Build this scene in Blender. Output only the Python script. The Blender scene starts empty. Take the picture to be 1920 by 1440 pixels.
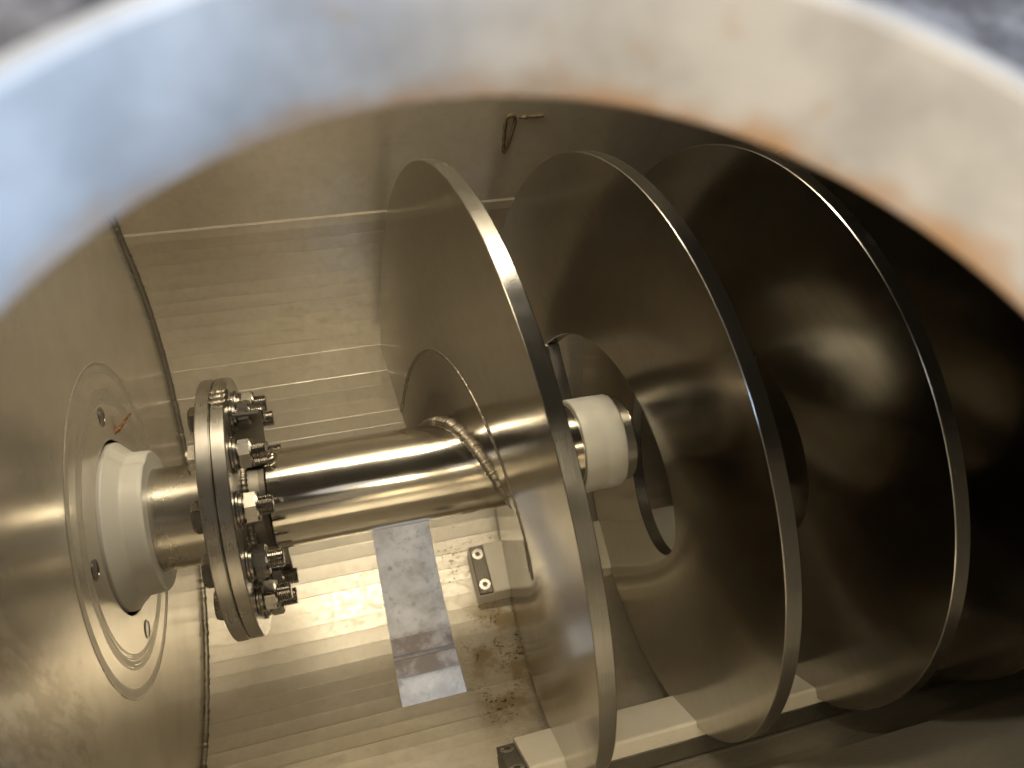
import bpy, math, random
from math import sin, cos, pi, radians, sqrt, atan2
from mathutils import Vector, Matrix, noise
random.seed(7)
S = bpy.context.scene
COL = S.collection

# ------------------------------------------------------------------ camera
cam_d = bpy.data.cameras.new('camera'); cam = bpy.data.objects.new('camera', cam_d); COL.objects.link(cam)
cam_d.sensor_width = 36.0; cam_d.lens = 27.035; cam_d.clip_start = 0.005; cam_d.clip_end = 100
right = Vector((0.96150252, -0.25340108, 0.1063052)); down = Vector((-0.14861253, -0.80490281, -0.57449611)); fwd = Vector((0.23114329, 0.53658118, -0.81157465))
CAM = Vector((-0.02460521, -0.43780701, 0.82485755))
cam.matrix_world = Matrix(((right.x, -down.x, -fwd.x, CAM.x), (right.y, -down.y, -fwd.y, CAM.y), (right.z, -down.z, -fwd.z, CAM.z), (0, 0, 0, 1)))
cam_d.dof.use_dof = True; cam_d.dof.focus_distance = 0.86; cam_d.dof.aperture_fstop = 8.0
S.camera = cam

# ------------------------------------------------------------------ world and lamps
W = bpy.data.worlds.new('World'); S.world = W; W.use_nodes = True
bg = W.node_tree.nodes['Background']; bg.inputs[0].default_value = (0.91, 0.87, 0.83, 1); bg.inputs[1].default_value = 1.0

def lamp(name, kind, loc, target, color, power, **kw):
    d = bpy.data.lights.new(name, kind); d.color = color; d.energy = power
    for k, v in kw.items(): setattr(d, k, v)
    o = bpy.data.objects.new(name, d); COL.objects.link(o); o.location = loc
    o.rotation_euler = (Vector(target) - Vector(loc)).to_track_quat('-Z', 'Y').to_euler()
    return o
WARM = (1.0, 0.865, 0.63)
lamp('hatch_light', 'AREA', (0.05, 0.335, 0.722), (0.0, 0.06, 0.0), WARM, 4.5, shape='RECTANGLE', size=0.40, size_y=0.10)
lamp('added_fill_spot', 'SPOT', (0.085, -0.455, 0.700), (0.24, -0.20, -0.35), (1.0, 0.82, 0.52), 6.5, spot_size=radians(64), spot_blend=0.9, shadow_soft_size=0.035)  # no real torch: spot added to brighten the wear bars and flight rims
lamp('window_light', 'AREA', (1.8, -0.95, 1.38), (0.0, -0.35, 0.74), (0.40, 0.63, 1.0), 64, shape='DISK', size=1.0)
lamp('hall_lamp', 'AREA', (-1.8, -1.15, 1.36), (0.0, -0.35, 0.74), (1.0, 0.80, 0.56), 38, shape='DISK', size=0.8)

S.view_settings.view_transform = 'Standard'; S.view_settings.look = 'None'; S.view_settings.exposure = 0; S.view_settings.gamma = 1
S.render.engine = 'CYCLES'
S.cycles.use_denoising = True; S.cycles.max_bounces = 9; S.cycles.glossy_bounces = 8; S.cycles.diffuse_bounces = 4
S.cycles.use_adaptive_sampling = True; S.cycles.adaptive_threshold = 0.025; S.cycles.sample_clamp_indirect = 6; S.cycles.blur_glossy = 0.4

# ------------------------------------------------------------------ materials
class NT:
    def __init__(s, name):
        s.m = bpy.data.materials.new(name); s.m.use_nodes = True; s.t = s.m.node_tree; s.b = s.t.nodes['Principled BSDF']
        s.co = s.n('ShaderNodeTexCoord').outputs['Object']
    def n(s, typ, **kw):
        q = s.t.nodes.new(typ)
        for k, v in kw.items(): setattr(q, k, v)
        return q
    def set(s, sock, v):
        if hasattr(v, 'links'): s.t.links.new(v, sock)
        else: sock.default_value = v
    def map(s, scale, loc=(0, 0, 0), rot=(0, 0, 0), co=None):
        q = s.n('ShaderNodeMapping'); s.set(q.inputs[0], co or s.co); q.inputs['Scale'].default_value = scale; q.inputs['Location'].default_value = loc; q.inputs['Rotation'].default_value = rot
        return q.outputs[0]
    def noise(s, vec, scale, detail=4, rough=0.55):
        q = s.n('ShaderNodeTexNoise'); s.set(q.inputs['Vector'], vec); q.inputs['Scale'].default_value = scale; q.inputs['Detail'].default_value = detail; q.inputs['Roughness'].default_value = rough
        return q.outputs[0]
    def ramp(s, f, lo, hi, a=0.0, b=1.0):
        q = s.n('ShaderNodeMapRange', interpolation_type='SMOOTHSTEP'); s.set(q.inputs[0], f)
        for i, v in enumerate((lo, hi, a, b)): q.inputs[1 + i].default_value = v
        return q.outputs[0]
    def math(s, op, a, b=0.5, c=None):
        q = s.n('ShaderNodeMath', operation=op); s.set(q.inputs[0], a); s.set(q.inputs[1], b)
        if c is not None: s.set(q.inputs[2], c)
        return q.outputs[0]
    def mix(s, f, a, b):
        q = s.n('ShaderNodeMix', data_type='RGBA'); s.set(q.inputs[0], f); s.set(q.inputs[6], a); s.set(q.inputs[7], b)
        return q.outputs[2]
    def bump(s, h, strength, dist=0.001, prev=None):
        q = s.n('ShaderNodeBump'); s.set(q.inputs['Height'], h); q.inputs['Strength'].default_value = strength; q.inputs['Distance'].default_value = dist
        if prev is not None: s.set(q.inputs['Normal'], prev)
        return q.outputs[0]
    def xyz(s):
        q = s.n('ShaderNodeSeparateXYZ'); s.set(q.inputs[0], s.co); return q.outputs
    def P(s, **kw):
        for k, v in kw.items(): s.set(s.b.inputs[k.replace('_', ' ')], v)
        return s.m
def rgb(r, g, b): return (r, g, b, 1)

def steel(name, base=(0.64, 0.605, 0.54), rough=0.25, grain=(3, 60, 60), gscale=8, gstr=0.12, smudge=0.10, rot=(0, 0, 0), radial=False):
    q = NT(name)
    vec = q.map(grain, rot=rot)
    if radial:      # turned finish: grain runs round the x axis
        x = q.xyz(); r = q.math('SQRT', q.math('ADD', q.math('MULTIPLY', x[1], x[1]), q.math('MULTIPLY', x[2], x[2])))
        c = q.n('ShaderNodeCombineXYZ'); q.set(c.inputs[0], q.math('MULTIPLY', x[0], grain[1])); q.set(c.inputs[1], q.math('MULTIPLY', r, grain[1])); q.set(c.inputs[2], q.math('MULTIPLY', q.math('ARCTAN2', x[1], x[2]), 0.3)); vec = c.outputs[0]
    g = q.noise(vec, gscale, 5, 0.65)
    sm = q.noise(q.co, 9, 5, 0.6); sm2 = q.noise(q.co, 45, 4, 0.6)
    r = q.math('ADD', q.math('MULTIPLY_ADD', q.ramp(sm, 0.35, 0.7), smudge, rough), q.math('MULTIPLY', q.math('SUBTRACT', g, 0.5), gstr))
    col = q.mix(q.ramp(sm2, 0.45, 0.75, 0, 0.35), rgb(*base), rgb(base[0] * 0.80, base[1] * 0.77, base[2] * 0.70))
    col = q.mix(q.ramp(g, 0.3, 0.7, 0, 0.16), col, rgb(base[0] * 0.6, base[1] * 0.6, base[2] * 0.6))
    return q.P(Base_Color=col, Metallic=1.0, Roughness=r, Normal=q.bump(g, 0.03, 0.0004))

M = {}
M['pipe'] = steel('polished_pipe_steel', rough=0.115, grain=(3, 50, 50), gscale=6, gstr=0.04, smudge=0.06)
M['stub'] = steel('turned_stub_steel', rough=0.22, radial=True, grain=(3, 40, 40), gscale=10, gstr=0.07)
M['flange'] = steel('turned_flange_steel', (0.58, 0.56, 0.53), rough=0.26, radial=True, grain=(3, 50, 50), gscale=12, gstr=0.12)
M['bolt'] = steel('bolt_steel', (0.36, 0.34, 0.31), rough=0.24, grain=(20, 20, 20), gscale=6, gstr=0.1)
M['weld'] = steel('weld_steel', (0.48, 0.44, 0.38), rough=0.33, grain=(20, 20, 20), gscale=20, gstr=0.3, smudge=0.2)
M['cornerweld'] = steel('dull_weld_steel', (0.36, 0.33, 0.28), rough=0.45, grain=(20, 20, 20), gscale=30, gstr=0.3, smudge=0.2)
M['gusset'] = steel('gusset_steel', (0.27, 0.255, 0.23), rough=0.42, grain=(8, 8, 8), gscale=9, gstr=0.15)
M['clip'] = steel('clip_steel', (0.20, 0.185, 0.16), rough=0.52, grain=(20, 20, 20), gscale=18, gstr=0.25)
M['flight'] = steel('rolled_flight_steel', (0.455, 0.43, 0.385), rough=0.16, grain=(4, 4, 30), gscale=5, gstr=0.03, smudge=0.05)
# rim of the flight: ground along its length
q = NT('ground_rim_steel'); x = q.xyz()
c = q.n('ShaderNodeCombineXYZ'); q.set(c.inputs[0], q.math('MULTIPLY', x[0], 900.0)); q.set(c.inputs[1], q.math('MULTIPLY', q.math('ARCTAN2', x[1], x[2]), 3.0))
g = q.noise(c.outputs[0], 1.0, 4, 0.6); sm = q.noise(q.co, 14, 4, 0.6)
M['rim'] = q.P(Base_Color=q.mix(q.ramp(g, 0.3, 0.75, 0, 0.3), rgb(0.60, 0.59, 0.57), rgb(0.36, 0.35, 0.34)), Metallic=1.0,
               Roughness=q.math('ADD', q.math('MULTIPLY', g, 0.14), q.ramp(sm, 0.3, 0.7, 0.09, 0.20)), Normal=q.bump(g, 0.16, 0.0003))

# trough sheet: rolled 2B sheet with film of dust, stains and rust specks
def trough_mat():
    q = NT('trough_sheet_steel'); x = q.xyz()
    roll = q.noise(q.map((2, 40, 40)), 6, 5, 0.6); blot = q.noise(q.co, 11, 6, 0.6); fine = q.noise(q.co, 90, 4, 0.6); mid = q.noise(q.map((1, 1, 1), (3, 1, 7)), 30, 6, 0.65)
    base = q.mix(q.ramp(blot, 0.35, 0.7), rgb(0.65, 0.61, 0.535), rgb(0.58, 0.54, 0.465))
    base = q.mix(q.ramp(mid, 0.42, 0.80, 0, 0.20), base, rgb(0.46, 0.40, 0.29))
    base = q.mix(q.ramp(roll, 0.30, 0.75, 0, 0.07), base, rgb(0.38, 0.36, 0.33))
    # rust and sludge specks on the trough bottom, right of the outlet
    reg = q.math('MULTIPLY', q.math('MULTIPLY', q.ramp(x[0], 0.10, 0.14), q.ramp(x[0], 0.25, 0.21)), q.math('MULTIPLY', q.ramp(x[1], -0.29, -0.20), q.ramp(x[1], -0.02, -0.08)))
    speck = q.math('MULTIPLY', q.ramp(q.noise(q.map((1, 1, 1), (2, 5, 1)), 190, 4, 0.7), 0.54, 0.62), q.ramp(q.noise(q.map((1, 1, 1), (9, 2, 4)), 26, 3, 0.5), 0.45, 0.56))
    wash = q.math('MULTIPLY', reg, q.ramp(q.noise(q.map((1, 1, 1), (4, 4, 2)), 20, 4, 0.6), 0.38, 0.60, 0, 0.8))
    base = q.mix(q.ramp(fine, 0.45, 0.70, 0, 0.16), base, rgb(0.44, 0.38, 0.28))
    base = q.mix(wash, base, rgb(0.34, 0.25, 0.12))
    rust = q.math('MULTIPLY', reg, speck)
    base = q.mix(rust, base, rgb(0.10, 0.055, 0.02))
    dust = q.math('MULTIPLY', q.ramp(q.noise(q.map((1, 1, 1), (7, 1, 2)), 420, 2, 0.5), 0.735, 0.76), q.ramp(blot, 0.45, 0.6, 0.0, 0.8))
    base = q.mix(dust, base, rgb(0.10, 0.08, 0.05))
    met = q.math('SUBTRACT', 1.0, q.math('MAXIMUM', q.math('MAXIMUM', rust, dust), q.math('ADD', q.math('MULTIPLY', wash, 0.6), q.ramp(blot, 0.3, 0.75, 0.26, 0.36))))
    rgh = q.math('ADD', q.math('MULTIPLY_ADD', q.ramp(mid, 0.25, 0.80), 0.06, 0.325), q.math('ADD', q.math('MULTIPLY', q.math('SUBTRACT', roll, 0.5), 0.05), q.ramp(fine, 0.42, 0.66, 0.0, 0.07)))
    rgh = q.math('ADD', rgh, q.math('MULTIPLY', q.math('MAXIMUM', rust, wash), 0.3))
    return q.P(Base_Color=base, Metallic=met, Roughness=rgh)
M['trough'] = trough_mat()
def plate_mat():
    q = NT('end_plate_steel'); x = q.xyz()
    r = q.math('SQRT', q.math('ADD', q.math('MULTIPLY', x[1], x[1]), q.math('MULTIPLY', x[2], x[2])))
    grain = q.noise(q.map((1, 60, 3)), 8, 5, 0.6); blot = q.noise(q.co, 12, 5, 0.6)
    c = q.n('ShaderNodeCombineXYZ'); q.set(c.inputs[0], q.math('MULTIPLY', r, 700.0)); q.set(c.inputs[1], q.math('MULTIPLY', q.math('ARCTAN2', x[1], x[2]), 1.6))
    rings = q.noise(c.outputs[0], 1.0, 3, 0.6)
    def band(a, b): return q.math('MULTIPLY', q.ramp(r, a - 0.0015, a + 0.0015), q.ramp(r, b + 0.0015, b - 0.0015))
    bands = q.math('MAXIMUM', band(0.172, 0.182), q.math('MULTIPLY', band(0.137, 0.153), q.ramp(rings, 0.36, 0.5)))
    bands = q.math('MULTIPLY', bands, q.ramp(rings, 0.25, 0.5, 0.45, 1.0))
    base = q.mix(q.ramp(blot, 0.35, 0.7), rgb(0.66, 0.62, 0.55), rgb(0.59, 0.55, 0.48))
    base = q.mix(q.math('MULTIPLY', bands, 0.4), base, rgb(0.70, 0.66, 0.58))
    smear = q.math('MULTIPLY', q.math('MULTIPLY', q.ramp(x[1], -0.17, -0.22), q.ramp(x[2], 0.02, 0.10)), q.ramp(q.noise(q.map((1, 1, 0.4)), 55, 5, 0.65), 0.42, 0.58))
    base = q.mix(q.math('MULTIPLY', smear, 0.5), base, rgb(0.30, 0.25, 0.17))
    rgh = q.math('ADD', q.math('MULTIPLY_ADD', grain, 0.05, 0.19), q.math('MULTIPLY', bands, 0.36))
    met = q.math('SUBTRACT', 1.0, q.ramp(blot, 0.3, 0.75, 0.26, 0.36))
    return q.P(Base_Color=base, Metallic=met, Roughness=rgh, Normal=q.bump(rings, 0.10, 0.0006, q.bump(grain, 0.012, 0.0003)))
M['plate'] = plate_mat()
def plastic(name, base, dirt=0.5):
    q = NT(name); a = q.noise(q.co, 14, 5, 0.6); b = q.noise(q.map((14, 60, 60), rot=(0.4, 0.3, 0.5)), 9, 5, 0.7); f = q.noise(q.co, 60, 4, 0.6)
    col = q.mix(q.ramp(a, 0.4, 0.75, 0, 0.5 * dirt), rgb(*base), rgb(base[0] * 0.75, base[1] * 0.66, base[2] * 0.5))
    scr = q.math('MULTIPLY', q.ramp(b, 0.60, 0.72), q.ramp(a, 0.40, 0.60))
    col = q.mix(q.math('MULTIPLY', scr, dirt), col, rgb(0.26, 0.18, 0.09))
    return q.P(Base_Color=col, Roughness=0.42, Normal=q.bump(f, 0.12, 0.001))
M['seal'] = plastic('white_nylon', (0.60, 0.59, 0.55), 0.15)
M['wear'] = plastic('worn_white_plastic', (0.82, 0.78, 0.69), 0.75)
q = NT('rusty_wire'); M['wire'] = q.P(Base_Color=q.mix(q.ramp(q.noise(q.co, 120, 4), 0.4, 0.6), rgb(0.30, 0.14, 0.05), rgb(0.10, 0.05, 0.02)), Roughness=0.8)
q = NT('grime'); M['grime'] = q.P(Base_Color=q.mix(q.ramp(q.noise(q.co, 200, 4), 0.4, 0.65), rgb(0.07, 0.05, 0.025), rgb(0.16, 0.11, 0.05)), Roughness=0.7)
q = NT('wet_residue'); M['gel'] = q.P(Base_Color=rgb(0.80, 0.72, 0.55), Roughness=0.06, Transmission_Weight=1.0, IOR=1.36)
q = NT('shade_and_bolt_black'); M['dark'] = q.P(Base_Color=rgb(0.02, 0.018, 0.015), Roughness=0.6)  # near-black painted in for shade in gap and sockets; also colours the disc bolt
# painted port: scuffed paint, rust creeping up from the cut lower edge
q = NT('port_paint'); x = q.xyz()
pn = q.noise(q.co, 28, 4, 0.6); pn2 = q.noise(q.map((1, 1, 1), (3, 1, 2)), 75, 4, 0.6); pn3 = q.noise(q.map((1, 1, 1), (1, 6, 2)), 38, 3, 0.6)
edge = q.math('ADD', q.math('SUBTRACT', x[2], q.math('ADD', q.math('MULTIPLY', q.math('SUBTRACT', x[0], 0.0043), 0.0407), q.math('MULTIPLY', q.math('ADD', x[1], 0.4068), 0.1088))), q.math('MULTIPLY', q.math('SUBTRACT', pn2, 0.5), 0.016))
rust = q.math('MULTIPLY', q.ramp(edge, 0.7322, 0.7243), q.ramp(x[0], -0.09, 0.05, 0.6, 1.0)); spots = q.ramp(pn3, 0.62, 0.72, 0, 0.55)
col = q.mix(q.ramp(pn, 0.35, 0.7), rgb(0.62, 0.62, 0.60), rgb(0.42, 0.42, 0.41))
col = q.mix(q.math('MULTIPLY', q.math('MAXIMUM', rust, spots), 0.85), col, rgb(0.47, 0.27, 0.12))
M['port'] = q.P(Base_Color=col, Roughness=0.42, Metallic=0.15, Normal=q.bump(pn2, 0.2, 0.001))
q = NT('lid_steel'); ln = q.noise(q.co, 60, 5, 0.65)
M['lid'] = q.P(Base_Color=q.mix(q.ramp(ln, 0.35, 0.68), rgb(0.09, 0.09, 0.10), rgb(0.30, 0.30, 0.31)), Roughness=0.6, Metallic=0.3)
q = NT('concrete'); a = q.noise(q.co, 16, 6, 0.65); b = q.noise(q.co, 55, 5, 0.65); c_ = q.noise(q.map((1, 1, 1), (3, 3, 3)), 60, 4, 0.6)
col = q.mix(q.ramp(a, 0.35, 0.68), rgb(0.78, 0.75, 0.69), rgb(0.55, 0.52, 0.47)); col = q.mix(q.ramp(b, 0.52, 0.72, 0, 0.75), col, rgb(0.33, 0.31, 0.29)); col = q.mix(q.ramp(c_, 0.62, 0.70, 0, 0.5), col, rgb(0.66, 0.65, 0.63))
M['concrete'] = q.P(Base_Color=col, Roughness=0.9, Normal=q.bump(b, 0.3, 0.004))
q = NT('weathered_channel'); a = q.noise(q.co, 22, 5, 0.65)
M['channel'] = q.P(Base_Color=q.mix(q.ramp(a, 0.4, 0.65), rgb(0.26, 0.21, 0.17), rgb(0.50, 0.46, 0.42)), Roughness=0.7, Metallic=0.2, Normal=q.bump(a, 0.3, 0.003))

# ------------------------------------------------------------------ mesh helpers
class MB:
    def __init__(s): s.v = []; s.f = []; s.mi = []; s.sm = []
    def add(s, vs, fs, mi=0, smooth=False):
        o = len(s.v); s.v += [tuple(p) for p in vs]
        for f in fs: s.f.append([i + o for i in f]); s.mi.append(mi); s.sm.append(smooth)
    def grid(s, rows, mi=0, smooth=True, flip=False, closed=False):
        n = len(rows[0]); fs = []
        for i in range(len(rows) - 1):
            for j in range(n if closed else n - 1):
                a, b, c, d = i * n + j, i * n + (j + 1) % n, (i + 1) * n + (j + 1) % n, (i + 1) * n + j
                fs.append((a, d, c, b) if flip else (a, b, c, d))
        s.add([p for r in rows for p in r], fs, mi, smooth)
    def box(s, lo, hi, mat=None, bev=0.0, mi=0):
        x0, y0, z0 = lo; x1, y1, z1 = hi; b = bev
        vs = [];  fs = []
        if b <= 0:
            vs = [(x, y, z) for x in (x0, x1) for y in (y0, y1) for z in (z0, z1)]
            fs = [(0, 1, 3, 2), (4, 6, 7, 5), (0, 4, 5, 1), (2, 3, 7, 6), (0, 2, 6, 4), (1, 5, 7, 3)]
        else:
            bm_ = {}
            for ix in (0, 1):
                for iy in (0, 1):
                    for iz in (0, 1):
                        X, Y, Z = (x0, x1)[ix], (y0, y1)[iy], (z0, z1)[iz]; dx, dy, dz = (b, -b)[ix], (b, -b)[iy], (b, -b)[iz]
                        bm_[ix, iy, iz, 0] = len(vs); vs.append((X, Y + dy, Z + dz))
                        bm_[ix, iy, iz, 1] = len(vs); vs.append((X + dx, Y, Z + dz))
                        bm_[ix, iy, iz, 2] = len(vs); vs.append((X + dx, Y + dy, Z))
            for i in (0, 1):
                fs.append([bm_[i, 0, 0, 0], bm_[i, 1, 0, 0], bm_[i, 1, 1, 0], bm_[i, 0, 1, 0]]); fs.append([bm_[0, i, 0, 1], bm_[1, i, 0, 1], bm_[1, i, 1, 1], bm_[0, i, 1, 1]]); fs.append([bm_[0, 0, i, 2], bm_[1, 0, i, 2], bm_[1, 1, i, 2], bm_[0, 1, i, 2]])
                for j in (0, 1):
                    fs.append([bm_[i, j, 0, 0], bm_[i, j, 1, 0], bm_[i, j, 1, 1], bm_[i, j, 0, 1]]); fs.append([bm_[i, 0, j, 0], bm_[i, 1, j, 0], bm_[i, 1, j, 2], bm_[i, 0, j, 2]]); fs.append([bm_[0, i, j, 1], bm_[1, i, j, 1], bm_[1, i, j, 2], bm_[0, i, j, 2]])
                    for k in (0, 1): fs.append([bm_[i, j, k, 0], bm_[i, j, k, 1], bm_[i, j, k, 2]])
        if mat is not None: vs = [tuple(mat @ Vector(p)) for p in vs]
        s.add(vs, fs, mi)
    def lathe(s, prof, n=96, c=(0, 0), mi=0, wob=None):
        # prof: (x, r) runs round the x axis; every straight run is its own strip so edges stay crisp
        for (xa, ra), (xb, rb) in zip(prof[:-1], prof[1:]):
            rows = []
            for x, r in ((xa, ra), (xb, rb)):
                row = []
                for k in range(n):
                    a = 2 * pi * k / n; rr = r + (wob(x, a) if wob and r > 1e-4 else 0)
                    row.append((x, c[0] - rr * sin(a), c[1] + rr * cos(a)))
                rows.append(row)
            s.grid(rows, mi, True, closed=True)
    def tube(s, pts, rad, n=8, mi=0, cap=True):
        rows = []
        for i, p in enumerate(pts):
            p = Vector(p); t = (Vector(pts[min(i + 1, len(pts) - 1)]) - Vector(pts[max(i - 1, 0)])).normalized()
            u = t.cross(Vector((0.31, 0.17, 0.93))).normalized(); w = t.cross(u); r = rad(i) if callable(rad) else rad
            rows.append([tuple(p + r * (cos(2 * pi * k / n) * u + sin(2 * pi * k / n) * w)) for k in range(n)])
        s.grid(rows, mi, True, closed=True)
        if cap: s.add(rows[0], [list(range(n))], mi); s.add(rows[-1], [list(range(n))], mi)
    def mesh(s, name, mats, recalc=True):
        me = bpy.data.meshes.new(name); me.from_pydata(s.v, [], s.f)
        for m in mats: me.materials.append(M[m])
        me.polygons.foreach_set('material_index', s.mi); me.polygons.foreach_set('use_smooth', s.sm)
        if recalc:
            import bmesh
            bm = bmesh.new(); bm.from_mesh(me); bmesh.ops.recalc_face_normals(bm, faces=bm.faces); bm.to_mesh(me); bm.free()
        me.update(); return me
    def build(s, name, mats, parent=None, **kw):
        if isinstance(mats, str): mats = [mats]
        o = bpy.data.objects.new(name, s.mesh(name, mats)); COL.objects.link(o)
        if parent: o.parent = parent
        return tag(o, **kw)
def tag(o, label=None, category=None, group=None, kind=None):
    for k, v in (('label', label), ('category', category), ('group', group), ('kind', kind)):
        if v: o[k] = v
    return o
def empty(name, loc=(0, 0, 0), **kw):
    o = bpy.data.objects.new(name, None); COL.objects.link(o); o.empty_display_size = 0.02; o.location = loc
    return tag(o, **kw)
def put(parent, o):
    o.parent = parent; o.matrix_parent_inverse = Matrix.Translation(parent.location).inverted(); return o

# ------------------------------------------------------------------ sizes (metres)
RT = 0.402; XE = -0.2626; XR = 2.6
RO, RI, PIT, X0, TH, QD = 0.3606, 0.1462, 0.1747, 0.1235, 0.0164, -0.0013
PR = 0.0571
def hx(deg): k = deg / 360.0; return X0 + PIT * k + QD * k * k
def hel(r, deg, dx=0.0):
    th = radians(deg); X = hx(deg); Xo = min(X, 0.75) - 0.2
    return (X + dx, -r * sin(th) - 0.0024 - 0.0329 * Xo, r * cos(th) - 0.0011 - 0.0087 * Xo)

# ------------------------------------------------------------------ concrete floor under the outlet
m = MB(); m.box((-4, -4, -0.80), (4, 4, -0.75)); m.build('floor', 'concrete', kind='structure')
fc = empty('floor_channel', (0.08, 0.0, -0.75), label='weathered steel channel strip set across the concrete floor under the outlet', category='channel')
m = MB(); m.box((-1.5, 0.001, -0.748), (1.5, 0.036, -0.738), bev=0.002); put(fc, m.build('upper_strip', 'channel'))
m = MB(); m.box((-1.5, -0.041, -0.749), (1.5, -0.006, -0.742), bev=0.002); put(fc, m.build('lower_strip', 'channel'))

# ------------------------------------------------------------------ trough
trough = empty('trough', (0.3, 0, -0.41), label='stainless steel U-shaped conveyor trough with creased round bottom around the screw', category='trough')
STEP = 3.375
angs = [95.2 - STEP * i for i in range(57)]            # passes through -26.3 (front lip of the outlet)
def arc(a, r=RT): return (r * sin(radians(a)), -r * cos(radians(a)))
sec = [(0.4024, 0.7380), (0.4024, 0.0530), (0.4008, 0.0500)] + [arc(a, RT + random.uniform(-0.00015, 0.00015)) for a in angs] + [(-0.46, 0.22), (-0.56, 0.42), (-0.56, 0.7380)]
XO1, XO2 = 0.0106, 0.1062
def outward(p, d=0.005):
    y, z = p
    if z > 0.03: return (y + (d if y > 0 else -d), z)
    L = sqrt(y * y + z * z); return (y * (L + d) / L, z * (L + d) / L)
xs = [XE - 0.012, -0.12, XO1, XO2, 0.24, 0.45, 0.8, 1.4, XR]
gd = [random.choice((0.0002, 0.0003, 0.0005, 0.0009)) if i < 26 else random.choice((0.0001, 0.0001, 0.0002, 0.0006)) for i in range(200)]
m = MB(); ou = [outward(p) for p in sec]
for j in range(len(sec) - 1):
    a0 = angs[j - 3] if 3 <= j < 3 + len(angs) else 999
    inopen = 3 <= j and j - 3 < len(angs) - 1 and angs[j - 3] <= 24.5 and angs[j - 2] >= -26.4
    for i in range(len(xs) - 1):
        if inopen and i == 2: continue
        xa, xb = xs[i], xs[i + 1]; (ya, za), (yb, zb) = sec[j], sec[j + 1]; (yc, zc), (yd, zd) = ou[j], ou[j + 1]
        # tiny crease: facets are tilted very slightly against the true chord
        e = (random.random() - 0.5) * 0.0007 if 3 <= j < 3 + len(angs) - 1 else 0
        L = sqrt(ya * ya + za * za); k = (L + e) / L if za < 0.05 else 1.0
        if e:    # pressed crease at each bend: a shallow groove between two flat facets
            ty, tz = (yb - ya), (zb - za); tl = sqrt(ty * ty + tz * tz); gy, gz = ty / tl * 0.0005, tz / tl * 0.0005
            dy, dz = ya * gd[j], za * gd[j]
            m.add([(xa, ya + dy, za + dz), (xb, ya + dy, za + dz), (xb, ya + gy, za + gz), (xa, ya + gy, za + gz)], [(0, 1, 2, 3)])
            m.add([(xa, yb - gy, zb - gz), (xb, yb - gy, zb - gz), (xb, yb + yb * gd[j + 1], zb + zb * gd[j + 1]), (xa, yb + yb * gd[j + 1], zb + zb * gd[j + 1])], [(0, 1, 2, 3)])
            m.add([(xa, ya + gy, za + gz), (xb, ya + gy, za + gz), (xb, yb - gy, zb - gz), (xa, yb - gy, zb - gz)], [(0, 1, 2, 3)])
        else: m.add([(xa, ya, za), (xb, ya, za), (xb, yb, zb), (xa, yb, zb)], [(0, 1, 2, 3)])
        m.add([(xa, yc, zc), (xb, yc, zc), (xb, yd, zd), (xa, yd, zd)], [(0, 3, 2, 1)])
op = [p for p, a in zip(sec[3:3 + len(angs)], angs) if -26.4 <= a <= 18.2]; 
op = [arc(a) for a in angs if -26.4 <= a <= 24.5]
oo = [outward(p) for p in op]
for X in (XO1, XO2): m.grid([[(X, y, z) for y, z in op], [(X, y, z) for y, z in oo]], 0, False)
for k in (0, -1): m.add([(XO1, *op[k]), (XO2, *op[k]), (XO2, *oo[k]), (XO1, *oo[k])], [(0, 1, 2, 3)])
me = m.mesh('shell', ['trough'], recalc=False); o = bpy.data.objects.new('shell', me); COL.objects.link(o); put(trough, o)
shell = o

# end plate with shaft hole
m = MB(); N = 96; HR = 0.0973
def ring_pt(r, k): a = 2 * pi * k / N; return (-r * sin(a), r * cos(a))
for X, fl in ((XE, False), (XE - 0.012, True)):
    rows = [[(X, *ring_pt(r, k)) for k in range(N)] for r in (HR, 0.13, 0.18, 0.30)]
    rows.append([(X, *[(lambda y, z: (y * 0.70 / max(abs(y), abs(z)), z * 0.70 / max(abs(y), abs(z))))(*ring_pt(1, k))][0]) for k in range(N)])
    m.grid(rows, 0, False, closed=True, flip=fl)
m.grid([[(XE, *ring_pt(HR, k)) for k in range(N)], [(XE - 0.0012, *ring_pt(HR - 0.0008, k)) for k in range(N)]], 0, True, closed=True)
m.grid([[(XE - 0.0012, *ring_pt(HR - 0.0008, k)) for k in range(N)], [(XE - 0.012, *ring_pt(HR - 0.0008, k)) for k in range(N)]], 1, True, closed=True)  # hole wall blackened to paint in the shade of the gap
plate = put(trough, m.build('end_plate', ['plate', 'dark']))
m = MB(); m.box((XR, -0.70, -0.45), (XR + 0.01, 0.50, 0.74)); put(trough, m.build('added_end_cap', 'trough'))  # unseen cap added to keep outside light out and the right side dark
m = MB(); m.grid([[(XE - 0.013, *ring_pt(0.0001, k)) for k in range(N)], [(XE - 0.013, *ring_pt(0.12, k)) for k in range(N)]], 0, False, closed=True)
o = m.build('hole_shade_disc', 'dark'); o.parent = plate  # black disc painted in as the shade behind the shaft hole
for sy in (-1, 1):                                     # four plug screws
    for sz in (-1, 1):
        m = MB(); m.lathe([(XE + 0.0002, 0.0108), (XE + 0.0010, 0.0102), (XE + 0.0010, 0.0092), (XE + 0.0003, 0.0088), (XE + 0.0004, 0.0001)], 24, (0.088 * sy, 0.0885 * sz))
        o = m.build('plug_screw', 'bolt'); o.parent = plate
# thin raised circle of the bearing housing outline
m = MB(); m.lathe([(XE, 0.1832), (XE + 0.0006, 0.1827), (XE + 0.0006, 0.1815), (XE, 0.181)], 128); o = m.build('housing_ring', 'plate'); o.parent = plate
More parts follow.
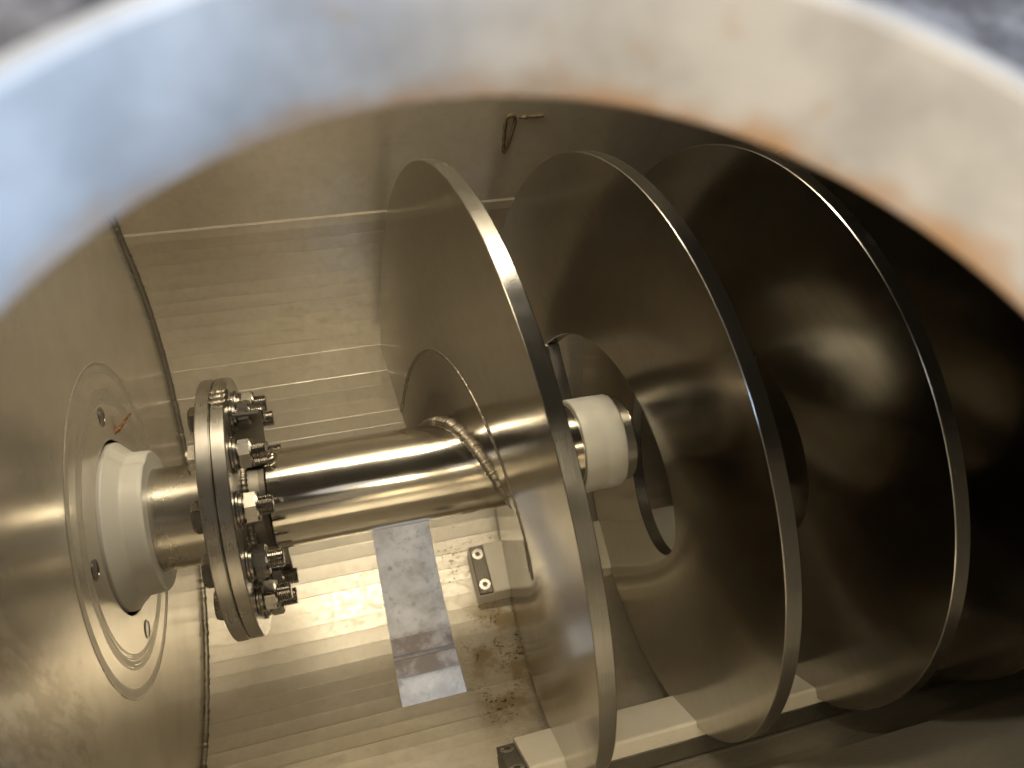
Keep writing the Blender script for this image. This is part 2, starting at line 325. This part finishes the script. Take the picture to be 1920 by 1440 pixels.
# corner weld between end plate and shell
cw = [(0.4012, 0.70 - 0.0012 * i) for i in range(545)] + [arc(94 - 0.2 * i, RT - 0.0015) for i in range(925)]
m = MB(); m.tube([(XE + 0.0022 + 0.0008 * noise.noise(Vector((i * 0.15, 4, 4))), y, z) for i, (y, z) in enumerate(cw)], lambda i: 0.0042 + 0.0014 * noise.noise(Vector((i * 0.23, 3, 1))) + 0.0010 * noise.noise(Vector((i * 0.8, 7, 1))), 8)
put(trough, m.build('corner_weld', 'cornerweld'))
# dried drip and smear left on the back wall
def wallpt(x, z): return (x, 0.4019, z)
m = MB(); loop = []
for k in range(40):
    a = 2 * pi * k / 40; w = 0.0068 * (1.0 if sin(a) > 0 else 1 - 0.45 * abs(sin(a)))
    loop.append(wallpt(0.2650 + w * cos(a) + (0.004 if sin(a) < 0 else 0) * sin(a), 0.188 + (0.010 if sin(a) > 0 else 0.050) * sin(a)))
loop.append(loop[0]); m.tube(loop, lambda i: 0.0026 + 0.0012 * noise.noise(Vector((i * 0.7, 1, 4))), 6, cap=False)
put(trough, m.build('dried_drip', 'grime'))
m = MB(); m.tube([wallpt(0.276 + 0.0014 * k, 0.1935 + 0.0012 * noise.noise(Vector((k * 0.2, 2, 2)))) for k in range(26)], lambda i: max(0.0008, 0.0025 + 0.0020 * noise.noise(Vector((i * 0.22, 9, 4)))), 6)
put(trough, m.build('dried_smear', 'grime'))

# ------------------------------------------------------------------ lid and inspection port
PC = (0.0043, -0.4068); PRAD = 0.0954
m = MB(); NP = 128
def pp(r, k): a = 2 * pi * k / NP; return (PC[0] + r * cos(a), PC[1] + r * sin(a))
for Z, fl in ((0.7380, True), (0.7420, False)):
    rows = [[(*pp(r, k), Z) for k in range(NP)] for r in (PRAD + 0.0030, 0.13, 0.155)]
    row = []
    for k in range(NP):
        a = 2 * pi * k / NP; dx, dy = cos(a), sin(a)
        tx = (XR - PC[0]) / dx if dx > 1e-9 else ((XE - 0.05 - PC[0]) / dx if dx < -1e-9 else 1e9); ty = (0.46 - PC[1]) / dy if dy > 1e-9 else ((-0.6 - PC[1]) / dy if dy < -1e-9 else 1e9)
        t = min(tx, ty); row.append((PC[0] + dx * t, PC[1] + dy * t, Z))
    rows.append(row); m.grid(rows, 0, False, closed=True, flip=fl)
put(trough, m.build('lid_plate', 'lid'))
pn_ = Vector((-0.0407, -0.1088, 1)).normalized(); pex = Vector((1, 0, 0.0407)).normalized(); pey = pn_.cross(pex)
def ptilt(r, k, h): a = 2 * pi * k / NP; return tuple(Vector((PC[0], PC[1], 0.72486)) + pex * (r * cos(a)) + pey * (r * sin(a)) + pn_ * h)
port = empty('inspection_port', (PC[0], PC[1], 0.725), label='round pale painted inspection port with rusty lower edge, blurred in the foreground', category='inspection port')
m = MB()
prof = [(0.0, PRAD + 0.0005), (0.0006, PRAD), (0.0294, PRAD), (0.0306, PRAD + 0.0012), (0.0306, PRAD + 0.0040), (0.0294, PRAD + 0.0052), (0.0, PRAD + 0.0052), (0.0, PRAD + 0.0005)]
for (za, ra), (zb, rb) in zip(prof[:-1], prof[1:]):
    m.grid([[ptilt(ra, k, za) for k in range(NP)], [ptilt(rb, k, zb) for k in range(NP)]], 0, True, closed=True)
put(port, m.build('port_collar', 'port'))

# ------------------------------------------------------------------ drive shaft: stub, coupling flange, bolts
shaft = empty('drive_shaft', (-0.2, 0, 0), label='short turned steel drive shaft with bolted coupling flange beside the end plate', category='shaft')
m = MB(); m.lathe([(XE - 0.03, 0.0001), (XE - 0.03, PR), (-0.1590, PR)], 96); put(shaft, m.build('stub_shaft', 'stub'))
def disc(xa, xb, r, c=0.0012): return [(xa, 0.0001), (xa, r - c), (xa + c, r), (xb - c, r), (xb, r - c), (xb, 0.0001)]
m = MB(); m.lathe(disc(-0.1590, -0.1446, 0.1471), 128); put(shaft, m.build('coupling_flange', 'flange'))
def hexprism(mb, xa, xb, rc, cham=0.0022, both=True, rot0=0.0):
    n = 48
    def rr(a, f):   # hex outline, rounded by the chamfer circle
        a6 = (a - rot0) % (pi / 3) - pi / 6; rh = rc * cos(pi / 6) / cos(a6); return min(rh, f)
    fl = rc * cos(pi / 6) * 1.01
    st = [(xa, fl * 0.97), (xa + cham, rc * 2)] if both else [(xa, rc * 2)]
    st += [(xb - cham, rc * 2), (xb, fl * 0.97)]
    rows = [[(x, -rr(2 * pi * k / n, f) * sin(2 * pi * k / n), rr(2 * pi * k / n, f) * cos(2 * pi * k / n)) for k in range(n)] for x, f in st]
    for i in range(len(rows) - 1): mb.grid(rows[i:i + 2], 0, False, closed=True)
    mb.add(rows[0], [list(range(n))]); mb.add(rows[-1], [list(range(n))])
meshes = {}
m = MB(); hexprism(m, -0.1715, -0.1592, 0.0172, both=True); meshes['bolt_head'] = m.mesh('bolt_head', ['bolt'])
m = MB(); m.lathe([(-0.1294, 0.011), (-0.1294, 0.0186), (-0.1287, 0.0192), (-0.1270, 0.0192), (-0.1263, 0.0186), (-0.1263, 0.011)], 40); meshes['washer'] = m.mesh('washer', ['bolt'])
m = MB(); m.lathe([(-0.1262, 0.0105), (-0.1262, 0.0163), (-0.1236, 0.0163), (-0.1236, 0.0105)], 32); meshes['spring_washer'] = m.mesh('spring_washer', ['bolt'])
m = MB(); hexprism(m, -0.1234, -0.1084, 0.0172); meshes['nut'] = m.mesh('nut', ['bolt'])
m = MB(); rows = []; nt = 24
for i in range(0, 61):
    xq = -0.128 + i * 0.00055
    rows.append([(xq, -(0.0098 - 0.0011 * abs(((xq / 0.0022 + k / nt) % 1.0) * 2 - 1)) * sin(2 * pi * k / nt) * (0.88 if i == 60 else 1), (0.0098 - 0.0011 * abs(((xq / 0.0022 + k / nt) % 1.0) * 2 - 1)) * cos(2 * pi * k / nt) * (0.88 if i == 60 else 1)) for k in range(nt)])
m.grid(rows, 0, False, closed=True); m.add(rows[-1], [list(range(nt))]); meshes['thread'] = m.mesh('thread', ['bolt'])
random.seed(3)
for k in range(12):
    a = radians(30 * k); b = empty('bolt', (0, -0.112 * sin(a), 0.112 * cos(a))); b.parent = shaft; b.matrix_parent_inverse = Matrix.Translation(shaft.location).inverted()
    for nm in ('bolt_head', 'washer', 'spring_washer', 'nut', 'thread'):
        o = bpy.data.objects.new(nm, meshes[nm]); COL.objects.link(o); o.parent = b
        o.rotation_euler = (random.uniform(0, 6.28), 0, 0); o.location.x = random.uniform(-0.0012, 0.0018) if nm == 'thread' else 0

# ------------------------------------------------------------------ conveyor screw
screw = empty('conveyor_screw', (0.2, 0, 0), label='large polished steel helical screw flight welded on a shiny pipe', category='conveyor screw')
m = MB(); m.lathe(disc(-0.1438, -0.1296, 0.1468), 128); put(screw, m.build('coupling_flange', 'flange'))
m = MB(); m.lathe([(-0.1296, 0.0535), (-0.1130, 0.0520), (-0.1065, 0.0530)], 96); put(screw, m.build('pipe_neck', 'clip'))
m = MB(); m.lathe([(-0.1055, 0.0500), (-0.1055, PR - 0.0014), (-0.1040, PR), (0.236, PR), (0.238, 0.0546), (0.262, 0.0546), (0.327, 0.052), (0.327, 0.0001)], 128)
pipe = put(screw, m.build('pipe', 'pipe'))
m = MB(); m.lathe([(0.3135, 0.03), (0.3135, 0.0520), (0.3145, 0.0530), (0.3250, 0.0530), (0.3262, 0.0518), (0.3262, 0.0300)], 96); o = m.build('retaining_disc', 'flange'); o.parent = pipe; o.matrix_parent_inverse = pipe.matrix_parent_inverse.copy() @ Matrix() if False else Matrix()
o.matrix_parent_inverse = Matrix.Translation((0, 0, 0))
m = MB(); hexprism(m, 0, 0.007, 0.008); o = m.build('disc_bolt', 'dark'); o.location = (0.3262, 0.012, 0.034); o.parent = pipe
# weld neck bead behind the nuts
m = MB(); pts = [(-0.1275, -0.0585 * sin(2 * pi * i / 300), 0.0585 * cos(2 * pi * i / 300)) for i in range(301)]
m.tube(pts, lambda i: 0.0042 + 0.0006 * sin(i * 1.3) + 0.0006 * noise.noise(Vector((i * 0.3, 0, 2))), 8, cap=False); put(screw, m.build('neck_weld', 'cornerweld'))
# gussets: two ribs 180 degrees apart, flange to pipe
def gusset(deg):
    a = radians(deg)
    rad = Vector((0, sin(a), cos(a))); tan = Vector((0, cos(a), -sin(a))); ex = Vector((1, 0, 0))
    prof = [(-0.1300, 0.050), (-0.1300, 0.1225), (-0.1000, 0.1215), (-0.0975, 0.1190), (-0.0990, 0.0900), (-0.1000, 0.0600), (-0.0970, 0.050)]
    m = MB(); h = 0.0042; n = len(prof)
    def P(p, s): return tuple(ex * p[0] + rad * p[1] + tan * s)
    cx = sum(p[0] for p in prof) / n; cr = sum(p[1] for p in prof) / n
    ins = [(cx + (x - cx) * 0.965, cr + (r - cr) * 0.965) for x, r in prof]
    A = [P(p, -h) for p in ins]; B = [P(p, -h + 0.001) for p in prof]; C = [P(p, h - 0.001) for p in prof]; D = [P(p, h) for p in ins]
    m.add(A, [list(range(n))]); m.add(D, [list(range(n))]); m.grid([A, B, C, D], 0, False, closed=True)
    o = put(screw, m.build('gusset', 'gusset'))
    w = MB(); base = [Vector((-0.125, 0, 0)) + Vector((0.031 * t / 40, 0, 0)) for t in range(41)]
    for s in (-1, 1): w.tube([tuple(p + rad * 0.0585 + tan * s * (0.0055 if i < 36 else 0.0055 * (40 - i) / 4)) for i, p in enumerate(base)], lambda i: 0.0036 + 0.0008 * sin(i * 1.7), 8)
    o2 = w.build('gusset_weld', 'weld'); o2.parent = o
    w = MB(); w.tube([tuple(ex * (-0.1290 + 0.0010 * sin(t)) + rad * (0.085 + 0.0010 * t) + tan * 0.0055) for t in range(40)], lambda i: 0.0036 + 0.001 * sin(i * 1.9), 8); o2 = w.build('gusset_weld', 'weld'); o2.parent = o
gusset(25); gusset(-155)
w = MB()    # burnt weld run over the flange rim beside the rib
for kk in range(3):
    w.tube([(-0.1425 + 0.0012 * t, 0.1462 * sin(radians(19 + 4 * kk + 0.5 * sin(t * 0.9))), 0.1462 * cos(radians(19 + 4 * kk + 0.5 * sin(t * 0.9)))) for t in range(13)], lambda i: 0.0042 + 0.0014 * noise.noise(Vector((i * 0.5, kk * 3.1, 2))), 8)
put(screw, w.build('rim_weld', 'cornerweld'))
# spiral flight
A0, A1 = -117.0, 2500.0
m = MB(); CH = 0.0008
degs = [A0 + (A1 - A0) * i / 1000 for i in range(1001)]
radii = [RI + CH, 0.19, 0.235, 0.28, 0.32, RO - CH]
m.grid([[hel(r, d) for r in radii] for d in degs], 0, True)                       # left face
m.grid([[hel(r, d, TH) for r in radii] for d in degs], 0, True, flip=True)        # right face
m.grid([[hel(RO, d, CH), hel(RO, d, TH - CH)] for d in degs], 1, True)            # rim
m.grid([[hel(RI, d, CH), hel(RI, d, TH - CH)] for d in degs], 1, True, flip=True) # inner edge
for dx0, dx1 in ((0, CH), (TH, TH - CH)):
    m.grid([[hel(RO - CH, d, dx0), hel(RO, d, dx1)] for d in degs], 1, True); m.grid([[hel(RI + CH, d, dx0), hel(RI, d, dx1)] for d in degs], 1, True)
m.add([hel(RI, A0, CH), hel(RO, A0, CH), hel(RO, A0, TH - CH), hel(RI, A0, TH - CH)], [(0, 1, 2, 3)], 1)
flight = put(screw, m.build('spiral_flight', ['flight', 'rim']))
# filler plate between pipe and the flight's inner edge
F1 = 286.0; m = MB(); degs = [A0 + (F1 - A0) * i / 160 for i in range(161)]; fr = [0.054, 0.08, 0.11, RI - 0.0012]
m.grid([[hel(r, d, 0.0006) for r in fr] for d in degs], 0, True); m.grid([[hel(r, d, TH - 0.0006) for r in fr] for d in degs], 0, True)
for d in (A0, F1): m.add([hel(0.054, d, 0.0006), hel(RI - 0.0012, d, 0.0006), hel(RI - 0.0012, d, TH - 0.0006), hel(0.054, d, TH - 0.0006)], [(0, 1, 2, 3)], 1)
put(screw, m.build('filler_plate', ['flight', 'rim']))
# fillet weld between filler plate and pipe, with ripples
def bead(name, rad, a0, a1, n, r0, rip, amp, dx, irr, nside=8):
    m = MB(); pts = [hel(rad, a0 + (a1 - a0) * i / n, dx) for i in range(n + 1)]
    m.tube(pts, lambda i: r0 * (1 + amp * abs(sin(i * rip)) + irr * noise.noise(Vector((i * 0.06, rad * 50, dx * 900)))), nside)
    return put(screw, m.build(name, 'weld'))
bead('pipe_weld', PR + 0.0016, A0, F1, 2400, 0.0053, 0.17, 0.06, -0.0008, 0.28, 10)
bead('pipe_weld', PR + 0.0016, A0, F1, 700, 0.0055, 0.9, 0.16, TH + 0.001, 0.18, 8)
# stitch-like butt weld along the flight's inner edge
m = MB(); n = 1100; pts = [hel(RI - 0.0005, A0 + 1 + (F1 - A0 - 2) * i / n, 0.0004) for i in range(n + 1)]
m.tube(pts, lambda i: 0.0020 + 0.0013 * noise.noise(Vector((i * 0.16, 3, 3))) + 0.0006 * noise.noise(Vector((i * 0.6, 8, 3))), 7); put(screw, m.build('seam_weld', 'weld'))

# ------------------------------------------------------------------ white shaft seal at the end plate
def wob(x, a):
    t = noise.noise(Vector((cos(a) * 2.0, sin(a) * 2.0, x * 6)))
    jag = 0.0
    for c, w, dpt in ((-32, 9, 0.0045), (178, 8, 0.003)):
        d = abs((math.degrees(a) - c + 180) % 360 - 180)
        if d < w: jag -= dpt * (1 - (d / w) ** 2) * (0.6 + 0.8 * noise.noise(Vector((a * 60, x * 300, 2))))
    return 0.0003 * t + jag
seal = empty('shaft_seal', (-0.25, 0, 0), label='stepped white plastic seal ring around the shaft at the end plate hole', category='seal ring')
m = MB(); n = 240
prof = [(XE - 0.010, 0.060), (XE - 0.010, 0.0926), (XE + 0.0020, 0.0930), (XE + 0.0034, 0.0922), (-0.2475, 0.0812), (-0.2462, 0.0802), (-0.2440, 0.0796), (-0.2300, 0.0789), (-0.2268, 0.0783), (-0.2252, 0.0768), (-0.2250, 0.0750), (-0.2250, 0.0574)]
m.lathe(prof[:3], n, wob=wob); m.lathe(prof[2:4], n, wob=wob)
rows = [[(x, -(q_ + wob(x, 2 * pi * k / n)) * sin(2 * pi * k / n), (q_ + wob(x, 2 * pi * k / n)) * cos(2 * pi * k / n)) for k in range(n)] for x, q_ in prof[3:10]]
m.grid(rows, 0, True, closed=True); m.lathe(prof[9:11], n, wob=wob); m.lathe(prof[10:], n)
put(seal, m.build('seal_body', 'seal'))
# ------------------------------------------------------------------ white bearing sleeve on the free end of the pipe
sleeve = empty('bearing_sleeve', (0.287, 0, 0), label='plain white plastic bearing sleeve on the free end of the pipe', category='bearing sleeve')
m = MB(); prof = [(0.2600, 0.0548), (0.2595, 0.0592), (0.2605, 0.0597), (0.2740, 0.0596), (0.2850, 0.0596), (0.2870, 0.0592), (0.2890, 0.0596), (0.3020, 0.0595), (0.3105, 0.0593), (0.3128, 0.0582), (0.3132, 0.0570), (0.3132, 0.0510)]
rows = [[(x, -(r + 0.0004 * noise.noise(Vector((cos(2 * pi * k / n) * 5, sin(2 * pi * k / n) * 5, x * 90)))) * sin(2 * pi * k / n), (r + 0.0004 * noise.noise(Vector((cos(2 * pi * k / n) * 5, sin(2 * pi * k / n) * 5, x * 90)))) * cos(2 * pi * k / n)) for k in range(n)] for x, r in prof]
m.grid(rows, 0, True, closed=True); put(sleeve, m.build('sleeve_body', 'seal'))

# ------------------------------------------------------------------ rusty wire at the seal
m = MB(); a, b = Vector((XE - 0.004, 0.088, 0.044)), Vector((XE + 0.0105, 0.132, 0.024))
m.tube([tuple(a.lerp(b, t / 24) + Vector((0, 0.0015 * sin(t * 0.4), 0.0015 * noise.noise(Vector((t * 0.3, 1, 1)))))) for t in range(25)], lambda i: 0.0027 - 0.00006 * i + 0.0006 * noise.noise(Vector((i * 0.7, 4, 4))), 7)
m.build('rusty_wire', 'wire', label='short rusty wire sticking out above the white seal ring', category='wire')

# ------------------------------------------------------------------ wear bars
def wear_bar(rot_deg, x0, x1, label, clip_x, split):
    # built lying in the trough bottom, then turned about the screw axis
    Rm = Matrix.Rotation(radians(rot_deg), 4, 'X')
    base = Rm @ Vector((x0, 0, -0.40)); t = empty('wear_bar', tuple(base), label=label, category='wear bar', group='white wear bars along the trough bottom')
    m = MB(); zt = -0.3575; zm = -0.3765 if split else -0.3985
    cl, cw = clip_x
    nseg = 40; rows = []
    prof = [(0.0425, zm), (0.0425, zt - 0.0035), (0.0415, zt - 0.0010), (0.0390, zt), (0.0, zt), (-0.0390, zt), (-0.0415, zt - 0.0010), (-0.0425, zt - 0.0035), (-0.0425, zm)]
    for i in range(nseg + 1):
        X = cl + cw + (x1 - cl - cw) * (i / nseg) ** 1.6
        jag = 0.0007 * noise.noise(Vector((X * 90, rot_deg, 2))) if i else 0
        rows.append([tuple(Rm @ Vector((X, y * (1 + jag * 10), z + jag * 0.4))) for y, z in prof])
    for j in range(len(prof) - 1): m.grid([[r[j], r[j + 1]] for r in rows], 0, False)
    m.add(rows[0], [list(range(len(prof)))])
    put(t, m.build('strip', 'wear'))
    if split:
        m = MB(); m.box((cl, -0.0430, -0.3985), (x1, 0.0430, -0.3770), mat=Rm, bev=0.0008); put(t, m.build('base_strip', 'clip'))
    else:
        m = MB(); m.box((cl, -0.0425, -0.3985), (cl + cw, 0.0425, -0.3635), mat=Rm, bev=0.0006); put(t, m.build('strip_end', 'wear'))
    m = MB(); m.box((cl + 0.0004, -0.0405, -0.3760), (cl + cw - 0.0008, 0.0405, zt - (0.006 if split else 0.0015)), mat=Rm, bev=0.0008); clip = put(t, m.build('clip_block', 'clip'))
    for sy in (-1, 1):
        m = MB(); zc = zt - (0.006 if split else 0.0015)
        prof2 = [(0.0, 0.0094), (0.0006, 0.0090), (0.0007, 0.0040)]
        n2 = 32; rws = [[(0.0 + r * cos(2 * pi * k / n2), r * sin(2 * pi * k / n2), z) for k in range(n2)] for z, r in prof2]
        hexr = [(0.0040 * cos(pi / 3 * round(6 * k / n2)), 0.0040 * sin(pi / 3 * round(6 * k / n2))) for k in range(n2)]
        rws.append([(x, y, -0.0035) for x, y in hexr]); m.grid(rws[:2], 0, True, closed=True); m.grid(rws[1:3], 0, False, closed=True); m.grid(rws[2:], 1, False, closed=True); m.add(rws[3], [list(range(n2))], 1)
        o = m.build('screw', ['bolt', 'dark']); o.matrix_world = Rm @ Matrix.Translation((cl + cw / 2, 0.026 * sy, zc + 0.0004)); mw = o.matrix_world.copy(); o.parent = clip; o.matrix_parent_inverse = Matrix.Translation(t.location).inverted() if False else Matrix()
        # the clip block sits at the world origin frame of its bar
    return t
wear_bar(0, 0.1585, 1.3, 'white plastic wear bar under the pipe, its clip between outlet and screw', (0.1585, 0.0230), False)
wear_bar(-56.2, 0.113, 1.6, 'long white plastic wear bar along the front bottom edge beneath the flights', (0.113, 0.0240), True)

# ------------------------------------------------------------------ wet residue around the wear bar clip
random.seed(11); m = MB()
def drop(x, a, r, flat=0.35):
    y, z = arc(a, RT - 0.0004); nrm = Vector((0, -y, -z)).normalized(); tg = Vector((1, 0, 0)); bt = nrm.cross(tg); n1 = 10
    e1, e2 = random.uniform(0.6, 1.9), random.uniform(0.6, 1.4)
    rows = []
    for i in range(5):
        ph = i / 4 * pi / 2
        rows.append([tuple(Vector((x, y, z)) + tg * (r * e1 * cos(ph) * cos(2 * pi * k / n1)) + bt * (r * e2 * cos(ph) * sin(2 * pi * k / n1)) + nrm * r * flat * sin(ph)) for k in range(n1)])
    m.grid(rows, 0, True, closed=True)
for _ in range(70): drop(random.gauss(0.138, 0.011), random.gauss(7, 4), random.choice((0.0005, 0.0008, 0.0011, 0.0016)), 0.22)
for _ in range(60): drop(random.uniform(0.155, 0.22), random.choice((-6.2, 9.5)) + random.gauss(0, 0.35), random.uniform(0.0006, 0.0014), 0.25)
m.build('wet_residue', 'gel', kind='stuff', label='glossy wet residue spattered around the wear bar clip', category='residue')
